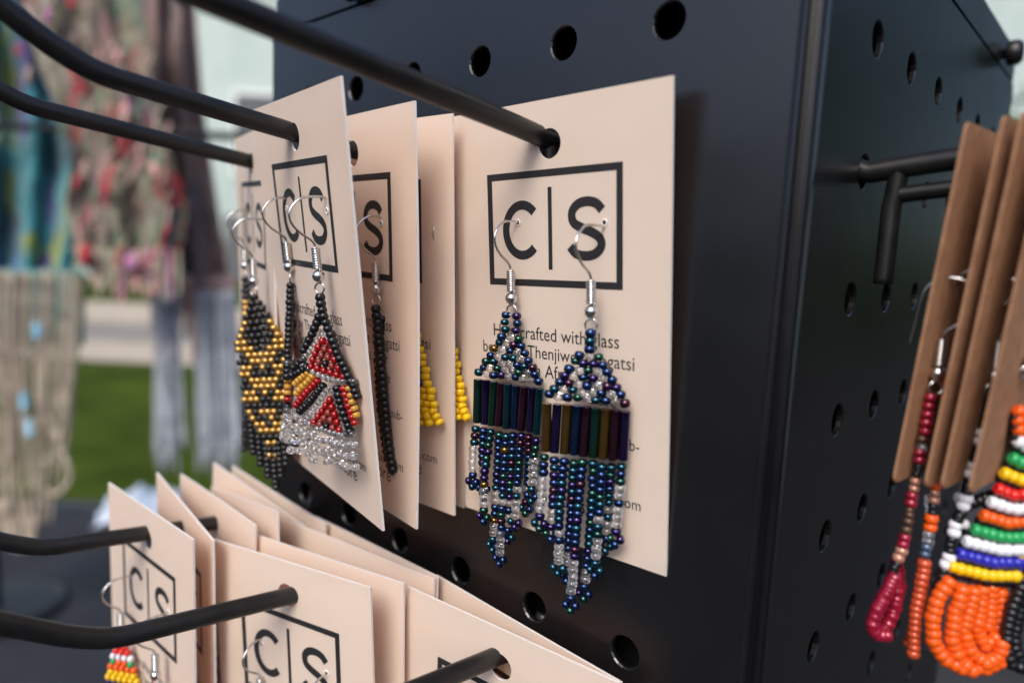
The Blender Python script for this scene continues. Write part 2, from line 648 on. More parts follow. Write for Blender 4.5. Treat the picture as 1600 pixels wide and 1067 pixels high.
CARDS = {
    'A': ([-0.8062, 0.9462, 0.1934, 1.03, 3.6, -1.8], .004, 'pale pink card holding blue fringe earrings, nearest the tower corner'),
    'B1': ([-1.2393, 0.7065, 0.2024, -10.74, 7.31, 1.2], .0, 'pale pink card holding red, black and white fan earrings'),
    'B2': ([-1.2334, 0.8316, 0.1876, -7.8, 2.68, 0.88], .010, 'pale pink card with black strand earring, second in the upper stack'),
    'B3': ([-1.2482, 0.8911, 0.1813, 3.19, 3.09, -0.12], .0, 'pale pink card with yellow bead earring, third in the upper stack'),
    'B4': ([-1.2560, 0.944, 0.1829, 1.5, 3.6, 1.6], .004, 'rearmost pale pink card of the upper stack, behind the yellow earring'),
    'C1': ([-1.6746, 0.8386, 0.1921, -16.97, 2.01, 2.76], .0, 'farthest pale pink card in the upper row, with gold and black earrings'),
    'E1': ([-1.6804, 0.5812, -0.7074, 1.85, 0.19, 0.25], .0, 'pale pink card at far left of the lower row with colourful striped earrings'),
    'E2': ([-1.6848, 0.6634, -0.7141, -6.97, 0.94, 2.4], .0, 'second pale pink card on the far left lower hook, edge turned sideways'),
    'E3': ([-1.689, 0.7465, -0.7214, -2.82, -1.0, -0.51], -.010, 'third pale pink card on the far left lower hook, hole showing'),
    'E4': ([-1.6629, 0.81, -0.7327, -6.3, -0.14, -9.5], -.016, 'tilted fourth pale pink card on the far left lower hook'),
    'E5': ([-1.6834, 0.86, -0.7366, 4.0, 1.6, 8.2], .0, 'fifth pale pink card on the far left lower hook, corner standing up'),
    'E6': ([-1.6832, 0.905, -0.7417, 1.36, 1.0, 4.12], .004, 'rearmost pale pink card on the far left lower hook'),
    'D1': ([-1.2739, 0.7142, -0.7384, 11.75, 0.76, -3.2], .0, 'front pale pink card on the middle lower hook, logo showing at the bottom'),
    'D2': ([-1.2721, 0.7878, -0.7466, 12.42, -0.03, -1.13], .004, 'second pale pink card on the middle lower hook'),
    'D3': ([-1.2724, 0.8858, -0.7573, 7.46, -0.03, -0.23], .0, 'third pale pink card on the middle lower hook'),
    'D4': ([-1.2756, 0.9296, -0.7612, -0.27, -0.02, -1.54], -.006, 'rearmost pale pink card on the middle lower hook'),
    'F1': ([-0.8161, 0.8939, -0.7654, 7.71, 1.38, 1.42], .0, 'front pale pink card at the bottom edge nearest the corner'),
    'F2': ([-0.8323, 0.952, -0.7804, 0.21, 0.22, 2.3], .004, 'rear pale pink card at the bottom edge nearest the corner'),
}
CM = {}
CROOT = {}
for k, (pose, bend, lab) in CARDS.items():
    CM[k] = card_matrix(pose)
    root = thing('earring_card', lab, 'card', group='printed earring cards')
    root.matrix_world = CM[k]
    CROOT[k] = root
    for n, me in card_meshes(bend):
        obj(n, me, root)

# kraft cards on the right face
KW, KH, KT = .30, .520, .026


def kraft_mesh():
    import bmesh
    bm = bmesh.new()
    rad = .011
    out = []
    for (cx, cz, a0) in ((KW / 2 - rad, KT - rad, 0), (-KW / 2 + rad, KT - rad, 90), (-KW / 2 + rad, KT - KH + rad, 180), (KW / 2 - rad, KT - KH + rad, 270)):
        for k in range(5):
            a = D2R(a0 + 22.5 * k)
            out.append(bm.verts.new((cx + rad * math.cos(a), 0, cz + rad * math.sin(a))))
    inn = [bm.verts.new((.021 * math.cos(2 * PI * k / 16), 0, .021 * math.sin(2 * PI * k / 16) )) for k in range(16)]
    ed = [bm.edges.new((L[i], L[(i + 1) % len(L)])) for L in (out, inn) for i in range(len(L))]
    bmesh.ops.triangle_fill(bm, use_beauty=True, use_dissolve=False, edges=ed)
    g = bmesh.ops.extrude_face_region(bm, geom=bm.faces[:])
    bmesh.ops.translate(bm, vec=(0, .0036, 0), verts=[v for v in g['geom'] if isinstance(v, bmesh.types.BMVert)])
    bmesh.ops.recalc_face_normals(bm, faces=bm.faces)
    bmesh.ops.scale(bm, vec=(U, U, U), verts=bm.verts)
    me = bpy.data.meshes.new('kraft_sheet')
    bm.to_mesh(me)
    bm.free()
    me.materials.append(M['kraft'])
    return me


KM = kraft_mesh()
KRAFT = [(-.196, -8, 'brown kraft card nearest the tower face, with a crimson bead earring'),
         (-.157, -7, 'second brown kraft card, with an orange bead earring'),
         (-.132, -9, 'third brown kraft card, with a black and white bead earring'),
         (-.103, -7, 'outermost brown kraft card, with the striped rainbow earring')]
for i, (x, dy, lab) in enumerate(KRAFT):
    kr = thing('kraft_card', lab, 'card', group='brown kraft cards')
    kr.matrix_world = Matrix.Translation(W(x, 1.272, .163 + TILT * (x - XR) - .004)) @ Matrix.Rotation(D2R(90 + dy), 4, 'Z') @ Matrix.Rotation(D2R(4.3), 4, 'X')
    obj('kraft_sheet', KM, kr)

# ------------------------------------------------------------------ beads and earrings
bead_prof = [(.28, -.56), (.60, -.70), (.88, -.50), (1.0, 0), (.88, .50), (.60, .70), (.28, .56)]
bv, bf = lathe(bead_prof, 12, True)
BM = {k: mesh('bead_' + k, bv, bf, m, True) for k, m in BEADS.items()}
gv, gf = lathe([(.50, -.497), (.90, -.5), (1, -.488), (1, .488), (.90, .5), (.50, .497)], 8, True)
GM = {}


def bead(parent, kind, p, axis=(0, 0, 1), r=.0078, name='bead'):
    """p and r in design units, local to the earring"""
    q = Vector((0, 0, 1)).rotation_difference(Vector(axis).normalized()) @ Quaternion((0, 0, 1), random.uniform(0, 6.28))
    s = r * U * random.uniform(.95, 1.05)
    return obj(name, BM[kind], parent, Vector(p) * U, q, (s, s, s * random.uniform(.92, 1.05)))


def strand(parent, pts, kinds, r=.0078, pitch=None, n=None, jit=.0008):
    P = [Vector(p) if len(p) == 3 else Vector((p[0], 0, p[1])) for p in pts]
    seg = [(P[i + 1] - P[i]).length for i in range(len(P) - 1)]
    L = sum(seg)
    if n is None:
        n = max(1, int(round(L / (pitch or r * 1.32))) + 1)
    for k in range(n):
        d = L * k / max(1, n - 1)
        i = 0
        while i < len(seg) - 1 and d > seg[i]:
            d -= seg[i]
            i += 1
        p = P[i] + (P[i + 1] - P[i]) * (d / max(seg[i], 1e-6))
        kd = kinds(k, n) if callable(kinds) else (kinds if isinstance(kinds, str) else kinds[k % len(kinds)])
        j = Vector((random.uniform(-jit, jit), random.uniform(-jit, jit), 0))
        bead(parent, kd, p + j, P[i + 1] - P[i], r)


# findings shared by every earring: wire, coil, ball, ring; origin = ring centre, wire arches towards -y then back to the card
_fm = {}


def findings_meshes(reach=0., drop=.088):
    if reach in _fm:
        return _fm[reach]
    # local z: ring centre at 0, ball .020, coil .033-.073, wire up to the pierce at z0+drop
    top = .073
    arc = [(0, 0, top - .01), (0, 0, top + .003), (0, -.006, top + .014), (0, -.026, top + .030), (0, -.039, top + .048), (0, -.040, top + .066), (0, -.027, top + drop - .006), (0, -.008, top + drop + .002), (0, .014 + reach, top + drop - .002), (0, .030 + reach, top + drop - .022), (0, .036 + reach, top + drop - .07), (0, .040 + reach, top + drop - .10)]
    wire = tube(smooth_path(arc, 6), .0023, 8)
    hel = [(.0062 * math.cos(2 * PI * t / 10), .0062 * math.sin(2 * PI * t / 10), .034 + (top - .034) * t / 90) for t in range(91)]
    coil = tube(hel, .0024, 6)
    ball = lathe([(.0115 * math.cos(D2R(a)), .022 + .0115 * math.sin(D2R(a))) for a in range(-84, 85, 14)], 16)
    ring = [(.0098 * math.cos(2 * PI * t / 20), 0, .0098 * math.sin(2 * PI * t / 20)) for t in range(21)]
    ringm = tube(ring, .0022, 6, False)
    _fm[reach] = [('ear_wire', mesh('ear_wire', *sc_part(wire), M['silver'], True)), ('wire_coil', mesh('wire_coil', *sc_part(coil), M['silver'], True)),
            ('silver_ball', mesh('silver_ball', *sc_part(ball), M['silver'], True)), ('jump_ring', mesh('jump_ring', *sc_part(ringm), M['silver'], True))]
    return _fm[reach]


FIND = findings_meshes()
PIERCE = {'L': (-.088, -.135), 'R': (.112, -.140)}


def earring(name, label, card, side, yaw=0., roll=0., wyaw=0., drop=.161, group=None, du=0, dn=0.):
    """an earring hung from the card: root at the jump ring; findings keep the card's direction, beads may be turned by yaw"""
    u, v = PIERCE[side]
    m = CM[card] @ Matrix.Translation(Vector((u + du, -.009 - dn, v - drop + .002)) * U)
    root = thing(name, label, 'earring', group=group)
    cyaw = math.atan2(m[1][0], m[0][0])
    root.matrix_world = Matrix.Translation(m.translation) @ Matrix.Rotation(cyaw + D2R(yaw), 4, 'Z') @ Matrix.Rotation(D2R(roll), 4, 'Y')
    inv = root.matrix_world.inverted() @ m
    for n, me in findings_meshes(dn):
        o = obj(n, me, root)
        o.matrix_local = inv if n != 'jump_ring' else Matrix.Identity(4)
    return root


IRIS = ['blue'] * 6 + ['teal'] * 5 + ['violet'] * 2 + ['green'] * 2 + ['plum']
BUG = ['green', 'violet', 'teal', 'plum', 'blue', 'violet', 'bronze', 'violet', 'teal']


def iris():
    return random.choice(IRIS) if random.random() > .015 else 'bronze'


def bugle_mesh(k):
    if k not in GM:
        b = BEADS[k].copy()
        b.name = 'bugle_' + k
        pb = b.node_tree.nodes['Principled BSDF']
        c = pb.inputs['Base Color'].default_value
        pb.inputs['Base Color'].default_value = (c[0] * .9, c[1] * .9, c[2] * .9, 1)
        pb.inputs['Roughness'].default_value = .12
        GM[k] = mesh('bugle_' + k, gv, gf, b)
        GM[k].polygons.foreach_set('use_smooth', [16 <= q < 24 for q in range(len(gf))])
    return GM[k]


def fringe_earring(root, single, seed, bugs, G=1.06):
    random.seed(seed)
    r, px = .0087 * 1.05, .0152 * G
    if single:
        for k, kd in enumerate(('blue', 'teal', 'blue')):
            bead(root, kd, (0, 0, -.014 - .0135 * k), r=r * 1.1)
    else:
        for s in (-1, 1):
            for k in range(3):
                bead(root, random.choice(['blue', 'teal', 'green'] if s < 0 else ['blue', 'violet', 'violet']), (s * (.0115 + .002 * (k == 1)), 0, -.010 - .0135 * k), r=r)
    z = -.052
    for k in range(7):
        n = 3 + k
        for i in range(n):
            x = (i - (n - 1) / 2) * px
            e = min(i, n - 1 - i)
            blue = e == 0 or (k in (2, 3) and abs(x) < .012) or (k >= 4 and e == k - 3) or random.random() < .12
            bead(root, iris() if blue else 'clear', (x + random.uniform(-.0012, .0012), random.uniform(-.004, .003), z - k * .0122 + random.uniform(-.0015, .0015)), (random.uniform(-.25, .25), 0, 1), r=r * (1 if blue else .95))
    z0 = -.136
    for i in range(9):
        x = (i - 4) * .0157 * G
        a = random.uniform(-.03, .03)
        o = obj('bugle_bead', bugle_mesh(bugs[i]), root, Vector((x, random.uniform(-.002, .002), z0 - .045)) * U, (0, a, random.uniform(0, 1)), (r * .95 * U, r * .95 * U, random.uniform(.083, .087) * U))
    cnt = [8, 10, 13, 16, 19, 16, 13, 10, 8] if not single else [9, 11, 14, 17, 20, 17, 14, 11, 9]
    depth_ = [-.004, .006, -.010, .004, -.012, .008, -.006, .010, -.006]
    for i, n in enumerate(cnt):
        n += random.choice((-1, 0, 0, 1)) if i != 4 else 0
        x = (i - 4) * .0157 * G + random.uniform(-.0015, .0015)
        dx = -(i - 4) * .0004 + random.uniform(-.0035, .0035)
        dy = depth_[i] + random.uniform(-.006, .006)
        kinds = []
        for k in range(n):
            t = k / (n - 1)
            if k >= n - 3 and k < n - 1:
                kd = 'clear'
            elif t > .5 and random.random() < .22:
                kd = 'clear'
            elif i in (0, 8) and k in (3, 4, 6):
                kd = 'clear'
            else:
                kd = iris()
            kinds.append(kd)
        zt = z0 - .098 - random.uniform(0, .007)
        x1, z1 = x + dx, zt - random.uniform(.0124, .0136) * (n - 1)
        strand(root, [(x, 0, zt), (x + dx * .3 + random.uniform(-.003, .003), dy * .8, (zt + z1) / 2), (x1, dy, z1)], lambda k, nn: kinds[k], r, n=n)
        for sx, sz in ((-.0085, -.010), (.0085, -.010), (0, -.020)):
            bead(root, iris(), (x1 + sx, dy, z1 - .003 + sz), (1, 0, .4), r * .92)


e = earring('fringe_earring', 'iridescent blue bugle and fringe earring at left on the front card', 'A', 'L', yaw=13, dn=.012, du=.012, group='blue fringe earrings')
fringe_earring(e, False, 3, ['green', 'violet', 'green', 'plum', 'teal', 'blue', 'plum', 'violet', 'teal'])
e = earring('fringe_earring', 'iridescent blue bugle and fringe earring at right on the front card, hanging lower', 'A', 'R', yaw=26, dn=.028, du=.004, drop=.168, group='blue fringe earrings')
fringe_earring(e, True, 11, ['bronze', 'violet', 'bronze', 'blue', 'plum', 'green', 'bronze', 'plum', 'violet'])


# ---- red, black and clear fan earring: sketched in tenths of a bead, origin at the ring
def fan_earring(root, seed):
    random.seed(seed)
    k = 1.21 / 1083.4
    ox, oy = 490, 450
    def S(pts):
        return [((x - ox) * k, -(y - oy) * k) for x, y in pts]
    def st(pts, kinds, rpx, n, jit=.0008):
        strand(root, S(pts), kinds, rpx * k, n=n, jit=jit)
    st([(490, 465), (492, 480), (500, 506)], 'black', 8.3, 5)
    st([(505, 516), (520, 552), (547, 600)], 'black', 8.3, 10)
    st([(487, 497), (474, 525), (456, 554)], 'black', 8.0, 7)
    st([(494, 526), (472, 550), (450, 574)], 'clear', 5.8, 9)
    st([(505, 536), (522, 562), (541, 592)], 'clear', 4.6, 9)
    for i in range(11):
        t = i / 10
        x, y = 455 + 97 * t, 580 + 28 * t - 8 * t * t + 6 * math.sin(PI * t)
        bead(root, 'clear', ((x - ox) * k, 0, -(y - oy) * k), r=7.2 * k)
    rows_ = [(498, 538, 2), (496, 550, 3), (496, 562, 4), (497, 574, 5), (500, 587, 6)]
    for ri, (cx, cy, n) in enumerate(rows_):
        for i in range(n):
            x = cx + (i - (n - 1) / 2) * 12.5 + 2
            y = cy + (i - (n - 1) / 2) * 2.6
            kd = 'brick' if (ri in (2, 3) and 0 < i < n - 1) or (ri == 1 and i == 1) else 'red'
            if ri == 3 and i == 2:
                kd = 'black'
            bead(root, kd, ((x - ox) * k, 0, -(y - oy) * k), (1, 0, .2), r=7 * k)
    st([(493, 612), (470, 636), (446, 658)], 'black', 7.4, 10)
    st([(519, 614), (530, 648), (544, 684)], 'black', 8.0, 8)
    st([(482, 604), (460, 625), (438, 648)], 'red', 6.8, 8)
    st([(472, 597), (456, 612), (440, 628)], 'amber', 6.6, 6)
    st([(462, 592), (448, 602), (436, 612)], 'amber', 6.2, 5)
    st([(462, 582), (446, 592), (432, 598)], 'black', 7.4, 5)
    st([(452, 572), (436, 584)], 'black', 7.0, 3)
    st([(533, 613), (541, 640), (553, 668)], 'red', 7.2, 7)
    st([(543, 612), (549, 634), (556, 655)], 'amber', 6.6, 5)
    st([(552, 606), (558, 624)], 'black', 8.4, 3)
    st([(499, 618), (482, 642), (462, 668)], 'clear', 6.6, 8)
    st([(513, 618), (526, 652), (538, 688)], 'clear', 6.0, 9)
    rows_ = [(506, 634, 1), (504, 645, 2), (503, 656, 3), (501, 667, 4), (499, 679, 5)]
    for ri, (cx, cy, n) in enumerate(rows_):
        for i in range(n):
            x = cx + (i - (n - 1) / 2) * 12.5
            y = cy + (i - (n - 1) / 2) * 2.0
            kd = 'brick' if (ri >= 2 and 0 < i < n - 1) else 'red'
            if ri == 4 and i == 2:
                kd = 'black'
            bead(root, kd, ((x - ox) * k, 0, -(y - oy) * k), (1, 0, .2), r=7 * k)
    for i in range(14):
        t = i / 13
        bx, by = 440 + 108 * t, 668 + 22 * t + 8 * math.sin(PI * t)
        ax = -.42 + .72 * t + random.uniform(-.08, .08)
        n = 4 if i % 3 else 3
        L = 12.6 * n + random.uniform(-2, 3)
        by += random.uniform(-3, 4)
        dy = random.uniform(-.012, .004)
        strand(root, [((bx - ox) * k, 0, -(by - oy) * k), ((bx + ax * L - ox) * k, dy, -(by + L - oy) * k)], 'clear', 7.9 * k, n=n)


e = earring('fan_earring', 'red, black and clear beaded fan earring facing the camera', 'B1', 'R', yaw=33, roll=-2, drop=.138, dn=.020, du=.016, group='red fan earrings')
fan_earring(e, 5)
e = earring('fan_earring', 'red, black and clear beaded fan earring turned edge-on', 'B1', 'L', yaw=-23, roll=2, drop=.142, group='red fan earrings')
fan_earring(e, 6)


pv_, pf_ = tube([(.0052 * math.cos(2 * PI * t / 16), 0, .0052 * math.sin(2 * PI * t / 16)) for t in range(17)], .0014, 6, False)
PUCK = mesh('pierced_rim', *sc_part((pv_, pf_)), M['card_edge'], True)
dv_ = [(0, 0, 0)] + [(.0046 * math.cos(2 * PI * t / 12), 0, .0046 * math.sin(2 * PI * t / 12)) for t in range(12)]
PDOT = mesh('pierced_hole', [Vector(v) * U for v in dv_], [(0, 1 + (t + 1) % 12, 1 + t) for t in range(12)], M['print'])
for k_, du_ in (('A', (.012, .004)), ('B1', (0, .016)), ('B2', (0, 0)), ('C1', (.034, .078)), ('E1', (0, 0)), ('D1', (0, 0))):
    for s_, d_ in zip('LR', du_):
        u_, v_ = PIERCE[s_]
        b_ = CARDS[k_][1]
        q_ = bendy((u_ + d_, -.0008, v_ + .001), b_) * U
        pr_ = obj('pierced_hole', PDOT, CROOT[k_], q_)
        obj('rim', PUCK, pr_)

# ---- black loop earring on the second card
def loop_earring(root, k=1.36 / 1083.4):
    P = [(0, 14), (6, 60), (14, 120), (24, 190), (33, 245), (39, 268)]
    strand(root, [(x * k, 0, -y * k) for x, y in P], 'black', 8.4 * k, n=25)
    P = [(3, 30), (-2, 90), (4, 160), (14, 220), (24, 262), (34, 274)]
    strand(root, [(x * k, .014, -y * k) for x, y in P], 'black', 8.2 * k, n=23)


e = earring('loop_earring', 'black beaded loop earring hanging on the second card', 'B2', 'R', yaw=25, drop=.150)
loop_earring(e)
e = earring('loop_earring', 'black beaded loop earring mostly hidden behind the fan earrings card', 'B2', 'L', yaw=25, drop=.150)
loop_earring(e)


def triangle_earring(root, seed):
    random.seed(seed)
    r, px = .0098, .0178
    bead(root, 'yellow', (0, 0, -.014), r=r)
    bead(root, 'yellow', (0, 0, -.026), r=r)
    for k in range(13):
        n = 1 + int(k * .62)
        for i in range(n):
            x = (i - (n - 1) / 2) * px * .92
            e_ = min(i, n - 1 - i)
            kd = 'yellow' if e_ == 0 or k > 9 else ('navy' if (k + i) % 4 else 'white')
            bead(root, kd, (x, random.uniform(-.002, .002), -.040 - k * .0135), r=r)
    for i in range(7):
        x = (i - 3) * px * 1.05
        strand(root, [(x, 0, -.216), (x * 1.30, random.uniform(-.004, .002), -.238 - .008 * math.cos(x * 30))], 'yellow', r, n=3)


e = earring('triangle_earring', 'yellow beaded triangle earring with navy centre on the third card', 'B3', 'R', yaw=9, drop=.150, du=.034, dn=.008, group='yellow triangle earrings')
triangle_earring(e, 21)
e = earring('triangle_earring', 'yellow beaded triangle earring on the rearmost card, beside the blue fringe', 'B4', 'R', yaw=-2, drop=.135, du=.085, dn=.0, group='yellow triangle earrings')
triangle_earring(e, 22)


def woven_earring(root, seed):
    """long gold and black woven band with black tassels"""
    random.seed(seed)
    r, px, pz = .0100, .0172, .0172
    nrow = 26
    for k in range(nrow):
        if k < 8:
            n = 1 + k
        elif k < 18:
            n = 8 - (k % 2)
        else:
            n = max(2, 8 - (k - 17))
        for i in range(n):
            x = (i - (n - 1) / 2) * px
            d = abs(i - (n - 1) / 2)
            if k < 7:
                kd = 'black' if d < (n - 1) / 2 - .2 or k < 4 else 'gold'
            else:
                kd = 'black' if (k + int(d * 1.01)) % 4 == 0 or (k % 5 == 2 and d < 2.2) or random.random() < .06 else 'gold'
            bead(root, kd, (x, random.uniform(-.0015, .0015), -.014 - k * pz * .86), (0, 0, 1), r)
    for i in range(7):
        x = (i - 3) * .0175
        z = -.014 - 18.5 * pz * .86 - (3 - abs(i - 3)) * .028
        strand(root, [(x, 0, z - .012), (x * 1.0, -.004, z - .088)], 'black', r, n=7)


e = earring('woven_earring', 'gold and black woven bead earring, nearer of the blurred pair', 'C1', 'R', yaw=42, roll=-8, drop=.155, du=.078, dn=.026, group='gold and black earrings')
woven_earring(e, 31)
e = earring('woven_earring', 'gold and black woven bead earring at the far left edge of its card', 'C1', 'L', yaw=-8, roll=-4, drop=.145, du=.034, dn=.004, group='gold and black earrings')
woven_earring(e, 32)


def striped_small(root, seed):
    random.seed(seed)
    r, px = .0088, .0165
    rows_ = [('scarlet', 2), ('scarlet', 3), ('white', 4), ('emerald', 4), ('orange', 5), ('yellow', 5), ('yellow', 6), ('violet', 6), ('cobalt', 5), ('scarlet', 4)]
    for k, (kd, n) in enumerate(rows_):
        for i in range(n):
            bead(root, kd if not (kd == 'emerald' and i in (1, 2)) else 'orange', ((i - (n - 1) / 2) * px, 0, -.014 - k * .0145), (1, 0, 0), r)


e = earring('striped_earring', 'red, green, orange and yellow bead earring at the far lower left', 'E1', 'L', yaw=28, dn=.022, drop=.150, group='striped earrings of the lower row')
striped_small(e, 41)
e = earring('striped_earring', 'red topped bead earring at lower left with silver finding showing', 'E1', 'R', yaw=28, dn=.022, drop=.165, group='striped earrings of the lower row')
striped_small(e, 42)
e = earring('loop_earring', 'silver coil of a black bead earring at bottom, left on the front lower card', 'D1', 'L', yaw=20, drop=.150)
loop_earring(e)
e = earring('loop_earring', 'ear wire of a black bead earring at the bottom edge of the front lower card', 'D1', 'R', yaw=20, drop=.165)
loop_earring(e)


# ---- earrings on the kraft cards; sketch frame: x right, y down, turned to face the aisle
def kraft_earring(name, label, anchor_px, depth, yaw=38, group='earrings on kraft cards'):
    p = view_point(anchor_px[0], anchor_px[1], depth * U)
    root = thing(name, label, 'earring', p, (0, 0, D2R(yaw)), group)
    for n, me in FIND:
        obj(n, me, root, None, (0, 0, D2R(60)) if n != 'jump_ring' else None)
    return root


def sketch(root, anchor, depth, data, shear=-.115):
    k = depth / 1083.4
    for pts, kinds, rpx, n, dy in data:
        P = []
        for x, y in pts:
            X, Y = 1300 + x / 2.103 - anchor[0], 560 + y / 2.103 - anchor[1]
            P.append(((X - shear * Y) * k, dy, -Y * k * 1.05))
        if n == 1:
            bead(root, kinds, P[0], (.1, 0, 1), rpx * k)
        else:
            strand(root, P, kinds, rpx * k, n=n)


an = (1462, 606)
e = kraft_earring('drop_earring', 'crimson bead drop earring with a doubled loop, nearest the tower', an, 1.03)
sketch(e, an, 1.03, [
    ([(324, 128), (308, 236)], 'crimson', 9.0, 5, 0), ([(300, 262), (296, 288)], ['brown', 'clear'], 7.5, 2, 0),
    ([(291, 305), (289, 330)], 'crimson', 8.8, 2, 0), ([(287, 352), (282, 378)], 'black', 6.5, 3, 0), ([(276, 400), (272, 424)], 'copper', 8, 2, 0),
    ([(268, 448), (264, 472)], 'crimson', 9.6, 2, 0), ([(259, 496), (257, 512)], 'brown', 7, 2, 0), ([(253, 534), (249, 562)], 'brown', 8.5, 2, 0),
    ([(243, 588), (239, 612)], 'crimson', 9.8, 2, 0), ([(233, 634), (224, 658)], 'copper', 9.5, 2, 0), ([(216, 680), (208, 704)], 'black', 7.5, 3, 0),
    ([(204, 722), (165, 800), (138, 860), (132, 895), (150, 922), (180, 920)], 'crimson', 11.0, 18, -.006),
    ([(222, 722), (232, 790), (222, 850), (202, 900), (182, 922)], 'crimson', 11.0, 15, .012),
    ([(262, 652), (252, 676)], 'clear', 8, 3, .03), ([(250, 700), (262, 790), (245, 850)], 'crimson', 10, 10, .032)])
an = (1512, 590)
e = kraft_earring('drop_earring', 'orange bead drop earring with clear and slate beads', an, 1.03)
sketch(e, an, 1.03, [
    ([(402, 90), (392, 200), (380, 290)], 'orange', 7.5, 9, .02), ([(374, 310), (356, 370)], 'black', 6.5, 4, .01),
    ([(352, 395), (349, 418)], 'orange', 8.8, 2, 0), ([(346, 440), (344, 464)], 'copper', 8.6, 2, 0), ([(341, 486), (338, 506)], 'black', 7.5, 2, 0),
    ([(334, 526), (331, 556)], 'orange', 10.5, 2, 0), ([(327, 580), (324, 604)], 'clear', 9.0, 2, 0), ([(317, 622), (314, 646)], 'slate', 9.0, 2, 0),
    ([(309, 676), (290, 790), (278, 880), (274, 985)], 'rust', 10.5, 15, -.004), ([(330, 690), (330, 790), (318, 860), (296, 930), (284, 980)], 'rust', 9.4, 14, .02),
    ([(360, 480), (366, 560), (356, 640)], 'clear', 8, 8, .03)])
an = (1550, 610)
e = kraft_earring('drop_earring', 'black bead drop earring with paired white beads', an, 1.02)
sketch(e, an, 1.02, [
    ([(523, 110), (505, 215)], 'black', 8.5, 8, 0), ([(499, 244), (491, 271)], 'white', 9.5, 2, 0), ([(484, 300), (474, 330)], 'black', 9, 3, 0),
    ([(471, 350), (461, 378)], 'white', 10, 2, 0), ([(456, 402), (450, 436)], 'black', 9, 3, 0), ([(446, 457), (440, 483)], 'white', 10.5, 2, 0),
    ([(434, 506), (422, 530)], 'black', 9, 3, 0), ([(416, 548), (410, 574)], 'white', 10.5, 2, 0), ([(404, 598), (398, 636)], 'black', 9, 3, 0),
    ([(395, 657), (387, 683)], 'white', 10.5, 2, 0), ([(380, 706), (362, 770), (350, 830)], 'black', 9.5, 8, 0),
    ([(446, 500), (480, 478), (540, 450)], 'black', 10, 6, .01), ([(440, 560), (470, 560)], 'white', 9, 3, .02), ([(420, 590), (455, 580)], 'black', 9, 4, .02),
    ([(450, 470), (478, 468)], 'white', 9, 3, .02)])
an = (1606, 582)
e = kraft_earring('rainbow_earring', 'rainbow striped bead earring with thick orange loops, far right', an, 1.0, 34)
rowsk = [('orange', 618, 170, 3), ('orange', 618, 200, 3), ('orange', 620, 230, 3), ('white', 622, 268, 3), ('emerald', 606, 325, 4), ('yellow', 582, 376, 5), ('scarlet', 562, 428, 5), ('white', 545, 474, 6), ('orange', 518, 520, 7), ('emerald', 494, 570, 8), ('white', 468, 612, 9), ('cobalt', 450, 656, 9), ('yellow', 420, 702, 10)]
data = []
for kd, x0, y0, n in rowsk:
    data.append(([(x0, y0), (x0 + (n - 1) * 12, y0 + 16), (x0 + (n - 1) * 24.5, y0 + 6)], kd, 10.5, n, 0))
    data.append(([(x0 - 8, y0 + 24), (x0 - 8 + n * 12, y0 + 42), (x0 - 8 + n * 24.5, y0 + 32)], 'black', 9.5, n + 1, .006))
data += [([(398, 745), (362, 800), (345, 880), (350, 960), (385, 1010), (440, 1034)], 'orange', 12.5, 14, -.012),
         ([(440, 765), (415, 850), (405, 930), (425, 1000), (470, 1036)], 'orange', 12.5, 13, -.012),
         ([(482, 772), (465, 840), (450, 910), (470, 980), (520, 1012), (560, 985), (572, 940)], 'orange', 12.0, 17, -.006),
         ([(520, 772), (510, 850), (500, 915), (530, 965), (560, 930)], 'orange', 11.5, 12, .004),
         ([(555, 768), (550, 840), (545, 900)], 'orange', 11.5, 7, .010), ([(585, 760), (590, 840), (575, 930)], 'orange', 11.5, 8, .014),
         ([(470, 1036), (520, 1034), (565, 1004)], 'orange', 12, 5, -.004)]
sketch(e, an, 1.0, data)
an = (1640, 572)
e = kraft_earring('loop_earring', 'black bead loop earring cut by the right edge of the frame', an, 1.0, 34)
sketch(e, an, 1.0, [([(648, 700), (612, 790), (590, 880), (588, 960), (606, 1012), (650, 1020)], 'black', 11, 17, -.01),
                    ([(668, 720), (642, 800), (626, 880), (622, 960), (640, 1000)], 'black', 11, 14, .0),
                    ([(640, 600), (636, 690)], ['navy', 'white', 'yellow', 'navy'], 11, 5, 0)])

# ------------------------------------------------------------------ market table
def mat_simple(name, c1, c2, scale, rough=.8, **k):
    return vary(material(name, c1, rough), c1, c2, scale, **k)


M['cloth'] = mat_simple('black_tablecloth', (.012, .014, .019), (.022, .025, .033), 8, .9, bump=.6, bscale=14, bdist=.02)
M['grass'] = mat_simple('grass', (.008, .024, .002), (.085, .120, .014), 1.6, .95, detail=10, contrast=.7)
M['grass'].node_tree.nodes['Principled BSDF'].inputs['Specular IOR Level'].default_value = .05
M['added_asphalt'] = mat_simple('added_dark_asphalt', (.020, .020, .021), (.032, .032, .032), 5, .95)  # for the added ground sheets, kept dark to dim what the tower reflects
M['path'] = mat_simple('pale_path', (.46, .38, .29), (.56, .47, .37), 2, .9)
M['road'] = mat_simple('grey_road', (.24, .22, .19), (.30, .27, .23), 2, .9)
M['mint'] = mat_simple('mint_paint', (.40, .49, .46), (.50, .58, .55), .6, .7)
M['trim'] = mat_simple('trim_paint', (.72, .75, .73), (.78, .8, .78), 1, .6)
M['glass'] = material('window_glass', (.05, .06, .065), .08, 0, .6)
M['roof'] = mat_simple('grey_roof', (.10, .10, .105), (.15, .15, .155), 4, .8)
M['leaf'] = mat_simple('leaf', (.018, .05, .008), (.05, .11, .02), 2, .6)
M['bark'] = mat_simple('bark', (.06, .045, .03), (.10, .08, .06), 6, .9)
